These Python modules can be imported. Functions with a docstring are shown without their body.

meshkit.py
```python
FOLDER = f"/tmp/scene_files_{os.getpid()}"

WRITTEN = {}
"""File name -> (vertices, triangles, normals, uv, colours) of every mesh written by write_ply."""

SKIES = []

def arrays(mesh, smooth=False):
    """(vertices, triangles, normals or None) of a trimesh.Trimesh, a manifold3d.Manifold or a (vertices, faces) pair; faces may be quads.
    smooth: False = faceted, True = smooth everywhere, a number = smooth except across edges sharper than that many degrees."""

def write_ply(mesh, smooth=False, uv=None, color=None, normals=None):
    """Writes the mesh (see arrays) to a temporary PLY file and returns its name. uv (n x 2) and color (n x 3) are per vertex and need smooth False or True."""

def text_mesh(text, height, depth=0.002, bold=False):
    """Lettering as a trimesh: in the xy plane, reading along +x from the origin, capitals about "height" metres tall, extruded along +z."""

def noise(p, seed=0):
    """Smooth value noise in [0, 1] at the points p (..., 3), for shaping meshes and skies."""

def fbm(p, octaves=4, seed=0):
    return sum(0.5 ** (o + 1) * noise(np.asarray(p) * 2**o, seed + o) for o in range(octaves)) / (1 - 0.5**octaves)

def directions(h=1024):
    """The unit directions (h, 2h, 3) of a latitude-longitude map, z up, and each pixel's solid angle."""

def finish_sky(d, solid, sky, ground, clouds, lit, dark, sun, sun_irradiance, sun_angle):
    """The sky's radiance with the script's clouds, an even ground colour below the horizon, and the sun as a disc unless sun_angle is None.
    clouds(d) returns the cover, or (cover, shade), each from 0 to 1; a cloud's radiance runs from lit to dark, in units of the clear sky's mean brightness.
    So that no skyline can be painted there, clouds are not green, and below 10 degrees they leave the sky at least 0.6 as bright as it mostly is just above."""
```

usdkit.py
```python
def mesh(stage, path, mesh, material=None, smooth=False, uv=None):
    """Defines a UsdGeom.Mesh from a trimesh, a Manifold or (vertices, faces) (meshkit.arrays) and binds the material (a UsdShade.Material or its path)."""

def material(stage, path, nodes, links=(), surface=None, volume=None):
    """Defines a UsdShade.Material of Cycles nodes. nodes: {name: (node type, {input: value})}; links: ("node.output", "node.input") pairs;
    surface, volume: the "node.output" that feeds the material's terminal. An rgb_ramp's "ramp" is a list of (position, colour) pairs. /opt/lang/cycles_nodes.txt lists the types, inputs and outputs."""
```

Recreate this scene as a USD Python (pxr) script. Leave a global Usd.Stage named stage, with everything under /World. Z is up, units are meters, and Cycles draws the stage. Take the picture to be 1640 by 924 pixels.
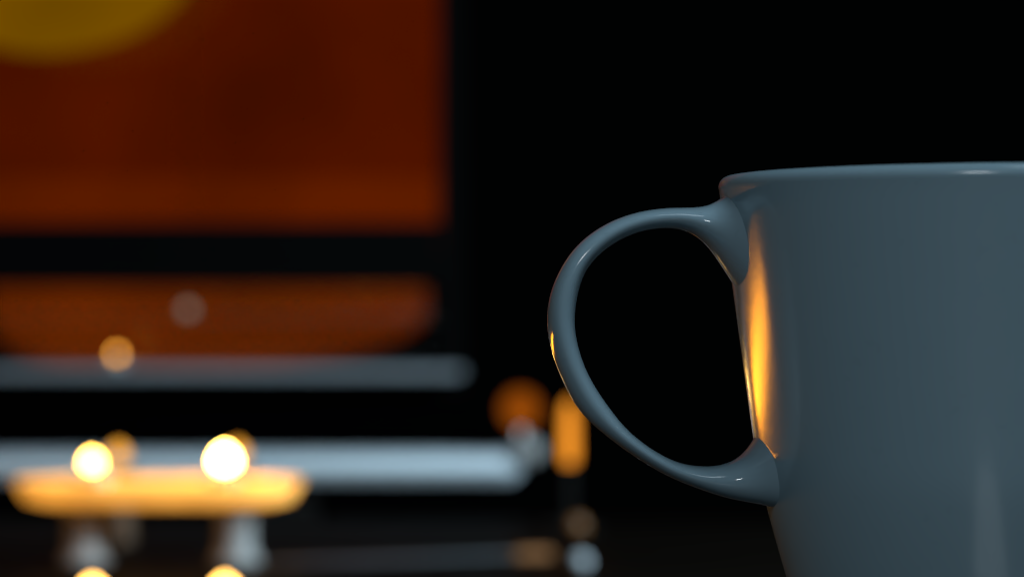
import math, random
import numpy as np, trimesh, usdkit, meshkit
from scipy.interpolate import CubicSpline
from pxr import Usd, UsdGeom, UsdLux, Gf, Sdf

stage = Usd.Stage.CreateInMemory()
UsdGeom.SetStageUpAxis(stage, UsdGeom.Tokens.z)
UsdGeom.SetStageMetersPerUnit(stage, 1.0)
UsdGeom.Xform.Define(stage, '/World')
UsdGeom.Scope.Define(stage, '/World/Looks')
random.seed(4)

# ------------------------------------------------------------------ camera
CAM_Z = 0.591                      # the mug's table top is 0.5 m above the floor
F = 1640 * 93 / 36.0
cam = UsdGeom.Camera.Define(stage, '/World/camera')
cam.AddTranslateOp().Set((0, 0, CAM_Z))
cam.AddRotateXOp().Set(90)
cam.CreateFocalLengthAttr(93.0)
cam.CreateHorizontalApertureAttr(36.0)
cam.CreateVerticalApertureAttr(36.0 * 576 / 1024)
cam.CreateClippingRangeAttr(Gf.Vec2f(0.02, 50))
cam.CreateFocusDistanceAttr(0.450)
cam.CreateFStopAttr(13.5)
cam.CreateExposureAttr(0.0)

def at(u, v, s):
    """A point of the place from where it lies in the photograph (1640 x 924) and its distance."""
    return np.array([(u - 820) / F * s, s, CAM_Z + (462 - v) / F * s])

MUG_X, MUG_Y, TABLE_Z = (1622 - 820) / F * 0.455, 0.455, 0.5

# ------------------------------------------------------------------ lamps (night: no sky, no sun)
def rect_light(name, pos, target, w, h, intensity, color, cone=None):
    l = UsdLux.RectLight.Define(stage, '/World/' + name)
    pos, target = np.array(pos, float), np.array(target, float)
    z = pos - target; z /= np.linalg.norm(z)
    x = np.cross([0, 0, 1.0], z); x /= np.linalg.norm(x)
    y = np.cross(z, x)
    m = Gf.Matrix4d(*x, 0, *y, 0, *z, 0, *pos, 1)
    l.AddTransformOp().Set(m)
    l.CreateWidthAttr(w); l.CreateHeightAttr(h)
    l.CreateIntensityAttr(intensity); l.CreateColorAttr(Gf.Vec3f(*color))
    if cone:
        s = UsdLux.ShapingAPI.Apply(l.GetPrim())
        s.CreateShapingConeAngleAttr(cone); s.CreateShapingConeSoftnessAttr(0.4)
    return l

def around_mug(az, el, d, z=0.57):
    """az in degrees from straight back towards the camera, positive to the right."""
    a, e = math.radians(az), math.radians(el)
    return (MUG_X + d * math.sin(a) * math.cos(e), MUG_Y - d * math.cos(a) * math.cos(e), z + d * math.sin(e))

COOL = (0.78, 0.92, 1.0)
rect_light('key_lamp', around_mug(38, 66, 0.95), (MUG_X, MUG_Y, 0.57), 0.50, 0.50, 3.85, COOL)
rect_light('glint_lamp', around_mug(-24, 24, 0.9), (MUG_X, MUG_Y, 0.57), 0.14, 0.055, 38.0, (0.9, 0.96, 1.0))
rect_light('added_sheen_light', (0.033, 0.313, 0.503), (0.033375, 0.313927, 1.503), 0.022, 0.125, 0.65, COOL)  # unseen strip lying on the table, added to draw the sheen on the mug
rect_light('added_bench_light', (0.60, 1.35, 0.90), (-0.09, 2.12, 0.455), 0.20, 0.20, 170.0, (0.60, 0.85, 1.0), 21)  # unseen cool light added to brighten the bench front and the sill

# ------------------------------------------------------------------ materials
def mat(name, nodes, links=(), surface='p.BSDF', **k):
    return usdkit.material(stage, '/World/Looks/' + name, nodes, links, surface=surface, **k)

def glaze(name, color, color2, rough=0.17, scale=9, bump=0.02):
    return mat(name, {'g': ('geometry', {}), 'n': ('noise_texture', {'scale': scale, 'detail': 6, 'roughness': 0.62}),
                      'm': ('mix_color', {'a': color, 'b': color2}),
                      'k': ('noise_texture', {'scale': 420, 'detail': 2}), 'kr': ('map_range', {'from_min': 0.66, 'from_max': 0.74, 'to_min': 0.0, 'to_max': 0.07, 'clamp': True}),
                      'm2': ('mix_color', {'b': tuple(0.45 * c for c in color)}),
                      'f': ('noise_texture', {'scale': 700, 'detail': 2}), 'f2': ('noise_texture', {'scale': 55, 'detail': 2}),
                      'b': ('bump', {'strength': bump, 'distance': 0.0004}), 'b2': ('bump', {'strength': 0.015, 'distance': 0.0012}),
                      'r': ('map_range', {'value': 0.5, 'from_min': 0.3, 'from_max': 0.7, 'to_min': rough * 0.92, 'to_max': rough * 1.08}),
                      'p': ('principled_bsdf', {'roughness': rough, 'ior': 1.5})},
               [('g.position', 'n.vector'), ('g.position', 'f.vector'), ('g.position', 'f2.vector'), ('g.position', 'k.vector'),
                ('n.fac', 'm.fac'), ('m.result', 'm2.a'), ('k.fac', 'kr.value'), ('kr.result', 'm2.fac'), ('m2.result', 'p.base_color'),
                ('f2.fac', 'b2.height'), ('b2.normal', 'b.normal'), ('f.fac', 'b.height'), ('b.normal', 'p.normal'), ('n.fac', 'r.value'), ('r.result', 'p.roughness')])

def wood(name, c1, c2, rough=0.45, scale=12, stretch=(0.12, 1, 1), spec=0.5):
    return mat(name, {'g': ('geometry', {}), 'a': ('mapping', {'scale': stretch}),
                      'n': ('noise_texture', {'scale': scale, 'detail': 6, 'distortion': 0.6}),
                      'm': ('rgb_ramp', {'ramp': [(0.25, c1), (0.75, c2)]}),
                      'b': ('bump', {'strength': 0.15, 'distance': 0.001}),
                      'p': ('principled_bsdf', {'roughness': rough, 'specular_ior_level': spec})},
               [('g.position', 'a.vector'), ('a.vector', 'n.vector'), ('n.fac', 'm.fac'), ('m.color', 'p.base_color'),
                ('n.fac', 'b.height'), ('b.normal', 'p.normal')])

def plain(name, color, rough=0.5, metallic=0.0, spec=0.5):
    return mat(name, {'g': ('geometry', {}), 'n': ('noise_texture', {'scale': 60, 'detail': 3}),
                      'm': ('mix_color', {'a': tuple(0.88 * c for c in color), 'b': tuple(min(1, 1.1 * c) for c in color)}),
                      'p': ('principled_bsdf', {'roughness': rough, 'metallic': metallic, 'specular_ior_level': spec})},
               [('g.position', 'n.vector'), ('n.fac', 'm.fac'), ('m.result', 'p.base_color')])

def glow(name, color, strength, rough=None):
    return mat(name, {'e': ('emission', {'color': color, 'strength': strength})}, surface='e.emission')

def lit_cloth(name, color, strength, var=0.30):
    """Cloth with the lamp light of the room coming through it; weave and dye vary a little."""
    return mat(name, {'g': ('geometry', {}), 'n': ('noise_texture', {'scale': 5, 'detail': 5}),
                      'm': ('map_range', {'from_min': 0.25, 'from_max': 0.75, 'to_min': strength * (1 - var), 'to_max': strength * (1 + var)}),
                      'e': ('emission', {'color': color})},
               [('g.position', 'n.vector'), ('n.fac', 'm.value'), ('m.result', 'e.strength')], surface='e.emission')

M = {}
M['mug'] = glaze('mug_glaze', (0.25, 0.42, 0.52), (0.32, 0.49, 0.59), 0.15)
M['mug_handle_lit'] = glaze('mug_handle_lit_glaze', (0.30, 0.475, 0.58), (0.335, 0.51, 0.615), 0.11)  # body glaze lightened; stronger light on the handle is put into the colour
M['table_wood'] = wood('table_wood', (0.012, 0.008, 0.006), (0.03, 0.02, 0.014), 0.5)
M['dark_lacquer'] = wood('dark_lacquer', (0.0016, 0.0011, 0.0008), (0.003, 0.0022, 0.0016), 0.5, spec=0.008)
M['grey_paint'] = wood('grey_paint', (0.44, 0.48, 0.51), (0.56, 0.60, 0.63), 0.5, 20)
M['sill_paint'] = wood('sill_paint', (0.40, 0.43, 0.46), (0.52, 0.55, 0.57), 0.55, 20)
M['pedestal'] = plain('pedestal_ceramic', (0.22, 0.21, 0.20), 0.5)
M['ceramic'] = plain('pale_ceramic', (0.62, 0.62, 0.62), 0.4)
M['warm_bead'] = plain('warm_bead', (0.9, 0.78, 0.55), 0.45)
M['grey_glaze'] = plain('grey_bead_glaze', (0.30, 0.31, 0.32), 0.5)
M['steel'] = plain('steel', (0.6, 0.62, 0.64), 0.28, 1.0)
M['knife_wood'] = wood('knife_wood', (0.16, 0.055, 0.015), (0.24, 0.09, 0.025), 0.4, 40)
M['black_metal'] = plain('black_metal', (0.006, 0.0055, 0.005), 0.5, 0, 0.05)
M['aluminium'] = plain('tealight_tin', (0.7, 0.7, 0.7), 0.35, 1.0)
M['wax'] = plain('candle_wax', (0.75, 0.68, 0.55), 0.45)
M['brown_wax'] = plain('brown_wax', (0.07, 0.035, 0.015), 0.5)
M['wick'] = plain('burnt_wick', (0.02, 0.015, 0.012), 0.9)
M['amber_bead'] = glaze('amber_bead', (0.13, 0.05, 0.012), (0.16, 0.06, 0.015), 0.35)
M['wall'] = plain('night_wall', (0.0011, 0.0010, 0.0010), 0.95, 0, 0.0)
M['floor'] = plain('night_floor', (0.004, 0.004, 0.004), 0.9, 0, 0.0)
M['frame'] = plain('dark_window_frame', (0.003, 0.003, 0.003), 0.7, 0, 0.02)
M['flame'] = glow('flame', (1.0, 0.55, 0.10), 95.0)
M['low_flame'] = glow('low_flame', (1.0, 0.55, 0.08), 42.0)
M['small_flame'] = glow('small_flame', (1.0, 0.42, 0.04), 2.0)
M['sill_flame'] = glow('sill_flame', (1.0, 0.42, 0.05), 7.0)
M['front_flame'] = glow('front_flame', (1.0, 0.50, 0.10), 12.0)
M['amber_tube'] = glow('amber_tube_glow', (1.0, 0.33, 0.025), 1.3)
M['amber_globe'] = glow('amber_globe_glow', (1.0, 0.22, 0.01), 0.26)
M['lantern_glow'] = glow('lantern_glow', (1.0, 0.33, 0.012), 17.0)
M['blind'] = lit_cloth('lit_red_blind', (1.0, 0.085, 0.0), 0.075)
M['blind_hem'] = lit_cloth('lit_blind_hem', (1.0, 0.105, 0.0), 0.105)
M['curtain'] = lit_cloth('lit_orange_curtain', (1.0, 0.145, 0.001), 0.10)
M['lamp_shade'] = lit_cloth('lit_lampshade', (1.0, 0.42, 0.0), 0.185)
M['trough'] = mat('amber_dish_glass_glow', {'g': ('geometry', {}), 'n': ('noise_texture', {'scale': 22, 'detail': 3}),
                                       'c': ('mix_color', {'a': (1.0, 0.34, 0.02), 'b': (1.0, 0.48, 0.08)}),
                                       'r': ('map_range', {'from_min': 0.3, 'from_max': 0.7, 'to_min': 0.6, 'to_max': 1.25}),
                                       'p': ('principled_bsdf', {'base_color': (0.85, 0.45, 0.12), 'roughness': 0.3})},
                 [('g.position', 'n.vector'), ('n.fac', 'c.fac'), ('n.fac', 'r.value'), ('c.result', 'p.emission_color'), ('r.result', 'p.emission_strength')])  # emission put into the glass in place of flame light passing through it
M['pane'] = mat('window_pane', {'t': ('transparent_bsdf', {}), 's': ('glossy_bsdf', {'roughness': 0.02}), 'f': ('fresnel', {'IOR': 1.45}), 'x': ('mix_closure', {})},
                [('f.fac', 'x.fac'), ('t.BSDF', 'x.closure1'), ('s.BSDF', 'x.closure2')], surface='x.closure')

# ------------------------------------------------------------------ helpers
used = {}
def numbered(parent, name):
    k = used.get((parent, name), 0)
    used[(parent, name)] = k + 1
    return f'{parent}/{name}' + (f'_{k:03d}' if k else '')

def tag(p, label=None, cat=None, group=None, kind=None):
    p = p.GetPrim() if hasattr(p, 'GetPrim') else p
    for k, v in (('label', label), ('category', cat), ('group', group), ('kind', kind)):
        if v: p.SetCustomDataByKey(k, v)
    return p

def thing(name, label, cat, loc=(0, 0, 0), rotz=0.0, group=None):
    x = UsdGeom.Xform.Define(stage, numbered('/World', name))
    x.AddTranslateOp().Set(tuple(map(float, loc)))
    x.AddRotateZOp().Set(rotz)
    return tag(x, label, cat, group)

def obj(name, mesh, m, parent=None, smooth=35):
    base = str(parent.GetPath()) if parent is not None else '/World'
    return usdkit.mesh(stage, numbered(base, name), mesh, M[m], smooth=smooth).GetPrim()

def struct(name, mesh, m, label, smooth=35):
    return tag(obj(name, mesh, m, None, smooth), label, None, None, 'structure')

def copy_of(root, loc, label, group=None, rotz=0.0):
    was = root.GetCustomData()
    r = thing(root.GetName(), label, was['category'], loc, rotz, group or was.get('group'))
    r.GetReferences().AddInternalReference(root.GetPath())
    r.SetInstanceable(True)
    return r

def box(x0, x1, y0, y1, z0, z1, r=0.002):
    """A box with chamfered edges."""
    r = min(r, 0.45 * min(x1 - x0, y1 - y0, z1 - z0))
    pts = []
    for sx in (0, 1):
        for sy in (0, 1):
            for sz in (0, 1):
                c = np.array([(x0, x1)[sx], (y0, y1)[sy], (z0, z1)[sz]], float)
                d = np.array([1 - 2 * sx, 1 - 2 * sy, 1 - 2 * sz]) * r
                for k in range(3):
                    p = c + d; p[k] = c[k]; pts.append(p)
    return trimesh.convex.convex_hull(np.array(pts))

def lathe(profile, n=48):
    """Solid of revolution about z; profile a list of (r, z) from the axis bottom round to the axis top (or a closed ring)."""
    pr = np.array(profile, float)
    ang = np.linspace(0, 2 * np.pi, n, endpoint=False)
    v = np.stack([np.outer(np.cos(ang), pr[:, 0]), np.outer(np.sin(ang), pr[:, 0]), np.tile(pr[:, 1], (n, 1))], -1).reshape(-1, 3)
    k, f = len(pr), []
    for i in range(n):
        j = (i + 1) % n
        for q in range(k - 1):
            a, b, c, d = i * k + q, j * k + q, j * k + q + 1, i * k + q + 1
            f += [(a, b, c), (a, c, d)]
    t = trimesh.Trimesh(v, np.array(f), process=False)
    t.merge_vertices()
    t.update_faces(t.nondegenerate_faces())
    return t

def moved(m, p):
    m = m.copy(); m.apply_translation(p); return m

def ball(r, p=(0, 0, 0), sub=3):
    return moved(trimesh.creation.icosphere(sub, r), p)

# ------------------------------------------------------------------ the setting
FRAME_Y = 3.0
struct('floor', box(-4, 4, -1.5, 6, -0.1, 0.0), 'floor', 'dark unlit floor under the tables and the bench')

# window opening, from the photograph
wx1 = at(704, 0, FRAME_Y)[0]; wx0 = -1.05
rail_top = at(0, 357, FRAME_Y)[2]; rail_bot = at(0, 459, FRAME_Y)[2]
w_bot = at(0, 590, FRAME_Y)[2]; w_top = 1.75
W0, W1 = FRAME_Y + 0.01, FRAME_Y + 0.19
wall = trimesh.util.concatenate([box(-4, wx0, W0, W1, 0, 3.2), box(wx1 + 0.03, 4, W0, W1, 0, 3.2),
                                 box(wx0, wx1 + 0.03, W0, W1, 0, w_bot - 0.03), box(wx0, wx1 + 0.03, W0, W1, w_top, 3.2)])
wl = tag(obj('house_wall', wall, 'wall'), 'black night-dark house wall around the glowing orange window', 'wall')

win = thing('sash_window', 'dark framed sash window glowing orange in the black wall', 'window')
fr = trimesh.util.concatenate([box(wx1, wx1 + 0.029, FRAME_Y - 0.012, FRAME_Y + 0.06, w_bot - 0.029, w_top - 0.001),
                               box(wx0 + 0.001, wx0 + 0.03, FRAME_Y - 0.012, FRAME_Y + 0.06, w_bot - 0.029, w_top - 0.001),
                               box(wx0 + 0.031, wx1 - 0.001, FRAME_Y - 0.011, FRAME_Y + 0.06, w_bot - 0.029, w_bot - 0.004)])
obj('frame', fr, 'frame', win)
obj('meeting_rail', box(wx0 + 0.031, wx1 - 0.001, FRAME_Y - 0.01, FRAME_Y + 0.018, rail_bot, rail_top), 'frame', win)
def sash_pane(z0, z1, yaw, tilt, dy):                 # panes turned slightly to steer lamp reflections out of view
    m = box(wx0 + 0.035 - wx1, -0.001, -0.002, 0.002, 0, z1 - z0, 0.0002)
    m.apply_transform(trimesh.transformations.rotation_matrix(math.radians(tilt), (1, 0, 0)))
    m.apply_transform(trimesh.transformations.rotation_matrix(math.radians(yaw), (0, 0, 1)))
    return moved(m, (wx1, FRAME_Y + dy, z0))
obj('pane', sash_pane(rail_top + 0.001, w_top - 0.01, -4.8, 0, 0.024), 'pane', win)
obj('pane', sash_pane(w_bot - 0.003, rail_bot - 0.001, 0, 3.0, 0.040), 'pane', win)
obj('sill', box(-0.9, at(742, 0, 2.9)[0], 2.90, 2.987, at(0, 604, 2.9)[2], at(0, 591, 2.9)[2], 0.004), 'sill_paint', win)

def cloth(x0, x1, top, bottom_of, y, amp, folds, nx=160, nz=24, th=0.002):
    xs = np.linspace(x0, x1, nx)
    v = []
    for side in (0, th):
        for x in xs:
            zb = bottom_of(x)
            for q in range(nz + 1):
                z = zb + (top - zb) * q / nz
                v.append((x, y + side + amp * math.sin(folds * x + 0.7 * math.sin(5 * x)), z))
    f, h = [], nx * (nz + 1)
    I = lambda s, i, q: s * h + i * (nz + 1) + q
    for i in range(nx - 1):
        for q in range(nz):
            f += [(I(0, i, q), I(0, i + 1, q), I(0, i + 1, q + 1)), (I(0, i, q), I(0, i + 1, q + 1), I(0, i, q + 1)),
                  (I(1, i, q), I(1, i + 1, q + 1), I(1, i + 1, q)), (I(1, i, q), I(1, i, q + 1), I(1, i + 1, q + 1))]
    for i in range(nx - 1):
        for q, fl in ((0, 1), (nz, 0)):
            a, b, c, d = I(0, i, q), I(1, i, q), I(1, i + 1, q), I(0, i + 1, q)
            f += [(a, b, c), (a, c, d)] if fl else [(a, c, b), (a, d, c)]
    for i, fl in ((0, 0), (nx - 1, 1)):
        for q in range(nz):
            a, b, c, d = I(0, i, q), I(1, i, q), I(1, i, q + 1), I(0, i, q + 1)
            f += [(a, b, c), (a, c, d)] if fl else [(a, c, b), (a, d, c)]
    return trimesh.Trimesh(np.array(v), np.array(f), process=False)

CY = FRAME_Y + 0.135
hem_top = at(0, 283, CY)[2]
bl = thing('roller_blind', 'deep red-orange blind lit from behind in the upper window pane', 'blind')
obj('fabric', cloth(wx0, wx1 + 0.02, w_top, lambda x: hem_top, CY, 0.002, 20), 'blind', bl, True)
obj('hem', cloth(wx0, wx1 + 0.02, hem_top - 0.0005, lambda x: rail_top - 0.03, CY - 0.002, 0.002, 20), 'blind_hem', bl, True)

cx1 = at(684, 0, CY)[0]; cxl = at(-20, 0, CY)[0]; cR = 0.13; cz0 = at(0, 590, CY)[2]
def hem_line(x):
    d = max(0.0, (x - (cx1 - cR * 2.3)) / (cR * 2.3), ((cxl + 0.09) - x) / 0.09)
    return cz0 + 0.55 * cR * (1 - math.sqrt(max(0.0, 1 - d * d))) + 0.004 * math.sin(9 * x)
cu = tag(obj('curtain', cloth(cxl, cx1, rail_top - 0.02, hem_line, CY + 0.02, 0.006, 75), 'curtain', None, True),
         'short orange curtain glowing in the lower window pane above the sill', 'curtain')

ls = thing('pendant_lamp', 'glowing yellow lampshade at the top left behind the window', 'lamp', at(108, -60, 2.96) * np.array([1, 1, 1]))
sh = []
for k in range(25):
    t = math.pi * k / 24
    sh.append((0.150 * math.sin(t) ** 0.9, -0.100 * math.cos(t)))
obj('shade', lathe([(max(r, 0.0), z) for r, z in sh], 64).apply_scale((1, 0.18, 1)).apply_transform(trimesh.transformations.rotation_matrix(math.radians(-11), (0, 1, 0))), 'lamp_shade', ls, True)
obj('cord', moved(trimesh.creation.cylinder(0.003, 1.2, sections=10), (0, 0, 0.7)), 'black_metal', ls)

# ------------------------------------------------------------------ the table the mug stands on
tb = thing('dark_table', 'dark wooden table carrying the blue grey mug', 'table', (0.12, 0.25, 0))
for k, y in enumerate((-0.38, -0.145, 0.09, 0.325)):
    obj('plank', box(-0.75, 0.75, y, y + 0.232, TABLE_Z - 0.03, TABLE_Z, 0.003), 'table_wood', tb)
for sx in (-0.7, 0.66):
    for sy in (-0.34, 0.47):
        obj('leg', box(sx, sx + 0.04, sy, sy + 0.04, 0.001, TABLE_Z - 0.031), 'table_wood', tb)

# ------------------------------------------------------------------ low dark table with the candles
LOW_Z = at(0, 905, 1.70)[2]
lt = thing('low_table', 'low black lacquered table under the candle dish', 'table', (0, 1.6, 0))
for k in range(4):
    y = -0.55 + k * 0.25
    obj('plank', box(-0.85, 0.75, y, y + 0.248, LOW_Z - 0.025, LOW_Z, 0.003), 'dark_lacquer', lt)
for sx in (-0.8, 0.66):
    for sy in (-0.5, 0.38):
        obj('leg', box(sx, sx + 0.04, sy, sy + 0.04, 0.001, LOW_Z - 0.026), 'dark_lacquer', lt)

# ------------------------------------------------------------------ grey bench behind
BY = 2.12
bz1, bz0 = at(0, 731, BY)[2], at(0, 772, BY)[2]
bx1 = at(838, 0, BY)[0]
be = thing('grey_bench', 'pale blue-grey painted plank bench behind the candles', 'bench')
for k in range(1):
    obj('plank', box(-0.95, bx1, BY + k * 0.095, BY + k * 0.095 + 0.09, bz0, bz1, 0.009), 'grey_paint', be)
for x in (-0.9, bx1 - 0.22):
    obj('leg', box(x, x + 0.05, BY + 0.02, BY + 0.08, 0.001, bz0 - 0.001), 'black_metal', be)
kp = at(849, 722, BY + 0.0)
obj('knob', ball(0.0105, kp), 'pedestal', be, True)

# ------------------------------------------------------------------ candles
def flame_mesh(h, w):
    pr = []
    for k in range(17):
        t = k / 16
        pr.append((w * 0.5 * (math.sin(math.pi * min(1, t ** 0.75)) ** 0.8 if 0 < t < 1 else 0), h * t))
    return lathe(pr, 20)

DS = 1.72
d0 = at(255, 806, DS)
dish = thing('candle_dish', 'long amber glass candle dish with a painted glow beneath two bright flames', 'candle holder', (d0[0], DS, d0[2]))
L2, D2, H = 0.093, 0.034, 0.0145
def oval_ring(l, d, z, n=72):
    a = np.linspace(0, 2 * np.pi, n, endpoint=False)
    c, s = np.cos(a), np.sin(a)
    return np.stack([l * np.sign(c) * np.abs(c) ** 0.55, d * np.sign(s) * np.abs(s) ** 0.75, np.full(n, z)], 1)
def loft(rings, cap0=True, cap1=True):
    n, v, f = len(rings[0]), np.vstack(rings), []
    for k in range(len(rings) - 1):
        for i in range(n):
            j = (i + 1) % n
            a, b, c, d = k * n + i, k * n + j, (k + 1) * n + j, (k + 1) * n + i
            f += [(a, b, c), (a, c, d)]
    m = len(v); v = np.vstack([v, rings[0].mean(0), rings[-1].mean(0)])
    for i in range(n):
        j = (i + 1) % n
        f += [(m, j, i), (m + 1, (len(rings) - 1) * n + i, (len(rings) - 1) * n + j)]
    return trimesh.Trimesh(v, np.array(f), process=False)
# a single thin shell: walls flare outwards
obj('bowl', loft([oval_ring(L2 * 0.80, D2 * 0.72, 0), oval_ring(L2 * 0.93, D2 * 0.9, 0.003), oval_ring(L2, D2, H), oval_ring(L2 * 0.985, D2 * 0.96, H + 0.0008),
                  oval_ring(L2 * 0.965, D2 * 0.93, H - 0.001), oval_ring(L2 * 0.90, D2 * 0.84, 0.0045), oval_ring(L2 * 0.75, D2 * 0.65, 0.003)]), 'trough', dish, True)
for u in (135, 378):
    px = at(u, 0, DS)[0] - d0[0]
    hgt = d0[2] - LOW_Z
    obj('pedestal', moved(lathe([(0, 0), (0.0165, 0), (0.0165, 0.002), (0.013, 0.006), (0.0115, 0.014), (0.012, hgt - 0.008), (0.016, hgt - 0.0007), (0, hgt - 0.0007)], 32), (px, 0, -hgt)), 'pedestal', dish)

def tealight(name, label, loc, flame, fh, fw, group=None, r=0.0185, h=0.015):
    t = thing(name, label, 'candle', loc, 0, group)
    obj('tin_cup', lathe([(0, 0), (r - 0.001, 0), (r, 0.001), (r, h), (r - 0.0006, h), (r - 0.0006, 0.002), (0, 0.002)], 36), 'aluminium', t)
    obj('wax', lathe([(0, 0.0025), (r - 0.001, 0.0025), (r - 0.001, h - 0.0028), (r * 0.6, h - 0.0035), (0, h - 0.004)], 36), 'wax', t)
    obj('wick', moved(trimesh.creation.cylinder(0.0007, 0.008, sections=8), (0, 0, h)), 'wick', t)
    obj('flame', moved(flame_mesh(fh, fw), (0, 0, h + 0.002)), flame, t, True)
    return t

for (u, v, fh, fw, lab) in ((148, 738, 0.0105, 0.0105, 'lit white tealight at the left end of the amber dish'),
                            (360, 734, 0.0145, 0.0140, 'lit white tealight at the right end of the amber dish, with the largest flame')):
    p = at(u, v, DS)
    base = d0[2] + 0.0035
    h = (p[2] - fh / 2 - 0.002) - base
    tealight('dish_tealight', lab, (p[0], DS, base), 'flame' if u > 200 else 'low_flame', fh, fw, 'tealights in the amber dish', 0.013, h)

# dimmer, slim pillar candles on the low table behind the dish
for (u, v, lab) in ((190, 724, 'dim slim pillar candle just behind the left bright flame'),
                    (380, 722, 'dim slim pillar candle just behind the right bright flame')):
    ps = 1.85
    p = at(u, v, ps)
    h = p[2] - 0.0085 - LOW_Z
    t = thing('pillar_candle', lab, 'candle', (p[0], ps, LOW_Z), 0, 'slim candles behind the dish')
    obj('wax', lathe([(0, 0), (0.0105, 0), (0.0105, h - 0.001), (0.0095, h), (0.004, h - 0.001), (0, h - 0.0015)], 32), 'brown_wax', t)
    obj('wick', moved(trimesh.creation.cylinder(0.0007, 0.007, sections=8), (0, 0, h)), 'wick', t)
    obj('flame', moved(flame_mesh(0.013, 0.013), (0, 0, h + 0.002)), 'small_flame', t, True)

# two in front, their flames cut by the lower edge of the picture
FS = 1.32
for (u, v, lab) in ((148, 944, 'front tealight below the left pedestal of the amber dish, cut by the picture edge'),
                    (360, 941, 'front tealight below the right pedestal of the amber dish, cut by the picture edge')):
    p = at(u, v, FS)
    tealight('front_tealight', lab, (p[0], FS, LOW_Z), 'front_flame', 0.013, 0.014, 'tealights at the lower edge', 0.0185, p[2] - 0.0085 - LOW_Z)

# a small candle on the window sill
ss = 2.94
p = at(187, 566, ss)
sz = at(0, 586, 2.9)[2]
tealight('sill_candle', 'tiny lit candle standing on the window sill before the orange curtain', (p[0], ss, sz), 'sill_flame', 0.009, 0.008, None, 0.011, max(0.004, p[2] - 0.0065 - sz))

# lantern to the left, outside the picture, that the mug mirrors
lx, ly = -0.47, 1.16
ln = thing('long_lantern', 'long spindle shaped amber lantern standing on the left of the low table', 'lantern', (lx, ly, LOW_Z), 37)
obj('base', box(-0.10, 0.10, -0.03, 0.03, 0.0, 0.03, 0.004), 'black_metal', ln)
sp = trimesh.creation.icosphere(4, 1.0)
sp.apply_scale((0.235, 0.03, 0.0175))
obj('glass', moved(sp, (0, 0, 0.0605)), 'lantern_glow', ln, True)
for x in (-0.08, 0.08):
    obj('post', moved(trimesh.creation.cylinder(0.004, 0.015, sections=12), (x, 0, 0.0370)), 'black_metal', ln)

# slim amber lamp and amber globe at the right end of the bench
TS = 1.95
t0, t1 = at(912, 742, TS), at(912, 640, TS)
tl = thing('slim_lamp', 'slim upright amber glass lamp glowing beside the mug handle', 'lamp', (t0[0], TS, LOW_Z))
th_ = t1[2] - LOW_Z; tb_ = t0[2] - LOW_Z
obj('stem', lathe([(0, 0), (0.022, 0), (0.022, 0.003), (0.004, 0.008), (0.0035, tb_ - 0.0005), (0, tb_ - 0.0005)], 28), 'black_metal', tl)
obj('tube', lathe([(0, tb_), (0.0045, tb_), (0.0055, tb_ + 0.006), (0.005, th_ - 0.012), (0.003, th_ - 0.002), (0, th_)], 28), 'amber_tube', tl, True)

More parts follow.
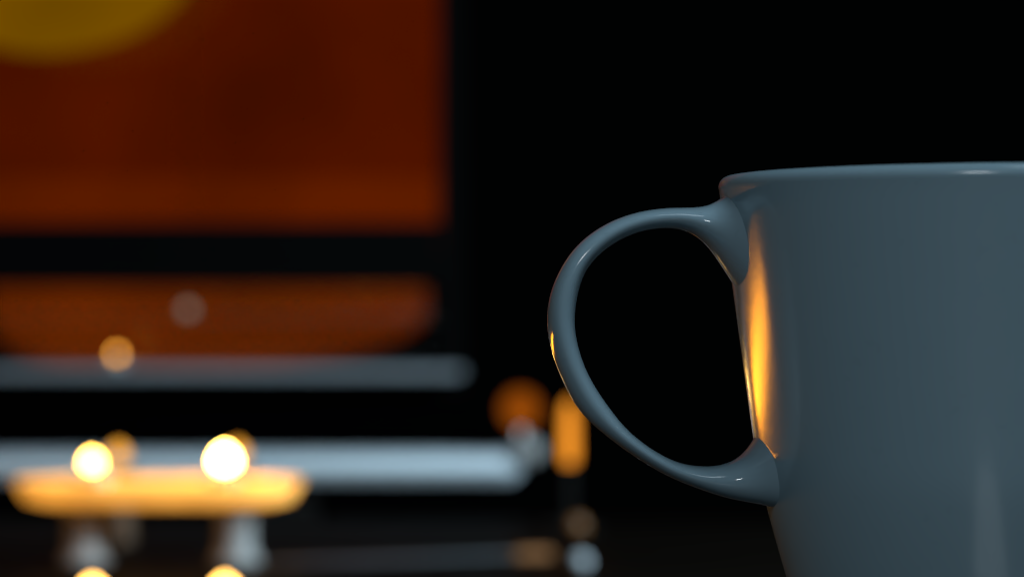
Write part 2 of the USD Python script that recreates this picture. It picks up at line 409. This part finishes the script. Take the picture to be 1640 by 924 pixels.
GS = BY + 0.03
g = at(834, 655, GS)
gl = thing('globe_lamp', 'small dim amber glass globe on the right end of the bench', 'lamp', (g[0], GS, bz1))
gh = g[2] - bz1
obj('foot', lathe([(0, 0), (0.008, 0), (0.008, 0.002), (0.0025, 0.005), (0.0025, gh - 0.014), (0, gh - 0.014)], 24), 'ceramic', gl)
obj('globe', ball(0.0160, (0, 0, gh)), 'amber_globe', gl, True)

# hanging bead before the window
bs = 2.88
b = at(300, 496, bs)
hb = thing('hanging_bead', 'pale round bead hanging on a thread before the orange curtain', 'ornament', b)
obj('bead', ball(0.0065), 'warm_bead', hb, True)
obj('thread', moved(trimesh.creation.cylinder(0.0004, 1.0, sections=6), (0, 0, 0.506)), 'black_metal', hb)

# beads on the low table
def bead(name, u, v, r, m, label):
    s = (CAM_Z - LOW_Z - r) * F / (v - 462)
    p = at(u, v, s)
    return tag(obj(name, ball(r, (p[0], s, LOW_Z + r)), m, None, True), label, 'bead')
bead('pale_bead', 930, 900, 0.006, 'grey_glaze', 'pale grey round bead on the low table right of the knife')
bead('amber_bead', 925, 842, 0.007, 'amber_bead', 'dim amber bead on the low table under the slim lamp')

# knife lying on the low table
ka, kb = np.array([-0.16, 1.665]), np.array([0.026, 1.735])
kd = kb - ka; kl = np.linalg.norm(kd)
kn = thing('table_knife', 'steel table knife with brown wooden handle lying on the low table', 'knife', (ka[0], ka[1], LOW_Z), math.degrees(math.atan2(kd[1], kd[0])))
bl_ = np.array([(0, 0.000), (0.02, -0.006), (0.06, -0.009), (kl * 0.86, -0.006), (kl * 0.86, 0.005), (0.03, 0.008)])
from shapely.geometry import Polygon
blade = trimesh.creation.extrude_polygon(Polygon(bl_), 0.0016, engine='earcut')
obj('blade', moved(blade, (0, 0, 0.004)), 'steel', kn)
obj('handle', box(kl * 0.86 + 0.0005, kl * 1.0, -0.005, 0.005, 0.0003, 0.007, 0.002), 'knife_wood', kn)

# ------------------------------------------------------------------ the mug
mug = thing('mug', 'blue-grey glazed ceramic mug with a thin looped handle', 'mug', (MUG_X, MUG_Y, TABLE_Z))
ZR = CAM_Z + 0.0194 - TABLE_Z                        # rim height above the table
R_RIM, SL = 0.0507, 0.1376
ZB = CAM_Z - (742 - 462) / F * 0.46 - TABLE_Z       # the side draws in a little more towards the foot
def r_out(z): return R_RIM - SL * (ZR - z) - (0.0050 * min(1.0, max(0.0, (ZB - z) / 0.034)) ** 1.3 if z < ZB else 0.0)
prof = [(0, 0.003), (r_out(0) - 0.008, 0.003), (r_out(0) - 0.0075, 0.0), (r_out(0) - 0.005, 0.0)]
for k in range(1, 7):
    a = k / 6 * math.pi / 2
    prof.append((r_out(0.006) - 0.006 + 0.006 * math.sin(a), 0.006 - 0.006 * math.cos(a)))
for z in np.linspace(0.008, ZR - 0.0026, 40):
    prof.append((r_out(z), z))
lip = 0.0019
for k in range(0, 13):                                # rounded lip
    a = -0.1 + k / 12 * (math.pi + 0.15)
    prof.append((R_RIM - 0.00022 - lip + lip * math.cos(a), ZR - lip + lip * math.sin(a)))
for z in np.linspace(ZR - 0.006, 0.014, 24):
    prof.append((r_out(z) - 0.0042, z))
for k in range(1, 7):
    a = k / 6 * math.pi / 2
    prof.append((r_out(0.014) - 0.0042 - 0.008 * (1 - math.cos(a)), 0.014 - 0.008 * math.sin(a)))
prof.append((0, 0.006))
obj('body', lathe(prof, 192), 'mug', mug, True)

# handle: outer and inner edge as seen in the photograph, laid into the handle's own upright plane through the mug's axis
pairs = [((1205, 288), (1205, 500)), ((1170, 305), (1178, 455)), ((1152, 321), (1160, 432)), ((1136, 329), (1143, 403)), ((1116, 331.5), (1123, 383)),
         ((1093, 332.5), (1096, 369.5)), ((1050, 335), (1052, 367)), ((1001, 346), (1012, 376)), ((952, 371), (969, 400)), ((918, 401), (943, 427)),
         ((894, 440), (930, 453)), ((879, 484), (922, 488)), ((877, 523), (920, 520)), ((884, 562), (925, 552)), ((896, 596), (937, 589)),
         ((913, 633), (954, 621)), ((938, 668), (976, 653)), ((974, 700), (1003, 686)), ((1020, 733), (1042, 717)), ((1069, 762), (1084, 739)),
         ((1118, 782), (1122, 746)), ((1160, 796), (1155, 744)), ((1196, 804), (1183, 733)), ((1226, 809), (1203, 715)), ((1250, 817), (1217, 690)), ((1300, 850), (1255, 630))]
wid = [13, 10.5, 8.2, 6.8, 6.0, 5.5, 5.2, 5.1, 5.1, 5.1, 5.1, 5.1, 5.1, 5.1, 5.1, 5.1, 5.1, 5.1, 5.1, 5.1, 5.3, 5.8, 6.6, 8.0, 10.2, 13]
HA = math.radians(4.6)
hx = np.array([-math.cos(HA), -math.sin(HA)])        # direction of the handle from the axis
hn = np.array([-hx[1], hx[0], 0.0])
def in_plane(u, v):
    d = np.array([(u - 820) / F, 1.0, (462 - v) / F])
    # (t*d - mug) . n = 0
    t = (MUG_X * hn[0] + MUG_Y * hn[1]) / (d[0] * hn[0] + d[1] * hn[1])
    p = t * d
    return np.array([(p[0] - MUG_X) * hx[0] + (p[1] - MUG_Y) * hx[1], CAM_Z + p[2] - TABLE_Z])
O = np.array([in_plane(*a) for a, _ in pairs]); I_ = np.array([in_plane(*b) for _, b in pairs])
C = (O + I_) / 2
s = np.concatenate([[0], np.cumsum(np.linalg.norm(np.diff(C, axis=0), axis=1))])
# light smoothing through a spline in arc length
from scipy.interpolate import make_smoothing_spline
def fit(y, lam): return make_smoothing_spline(s, y, lam=lam)
tt = np.linspace(0, s[-1], 170)
Oc = np.stack([fit(O[:, k], 2e-9)(tt) for k in range(2)], 1); Ic = np.stack([fit(I_[:, k], 2e-9)(tt) for k in range(2)], 1)
Wc = fit(np.array(wid) / 1000, 2e-9)(tt)
rings = []
NA = 40
for o, i, w in zip(Oc, Ic, Wc):
    c, h = (o + i) / 2, (o - i) / 2
    ring = []
    for k in range(NA):
        a = 2 * math.pi * k / NA
        ca, sa = math.cos(a), math.sin(a)
        e = 0.92
        q = c + h * (math.copysign(abs(ca) ** e, ca))
        off = w * math.copysign(abs(sa) ** e, sa)
        ring.append((hx[0] * q[0] + hn[0] * off, hx[1] * q[0] + hn[1] * off, q[1]))
    rings.append(np.array(ring))
hm = loft(rings)
if hm.volume < 0: hm.invert()
obj('handle', hm, 'mug_handle_lit', mug, True)
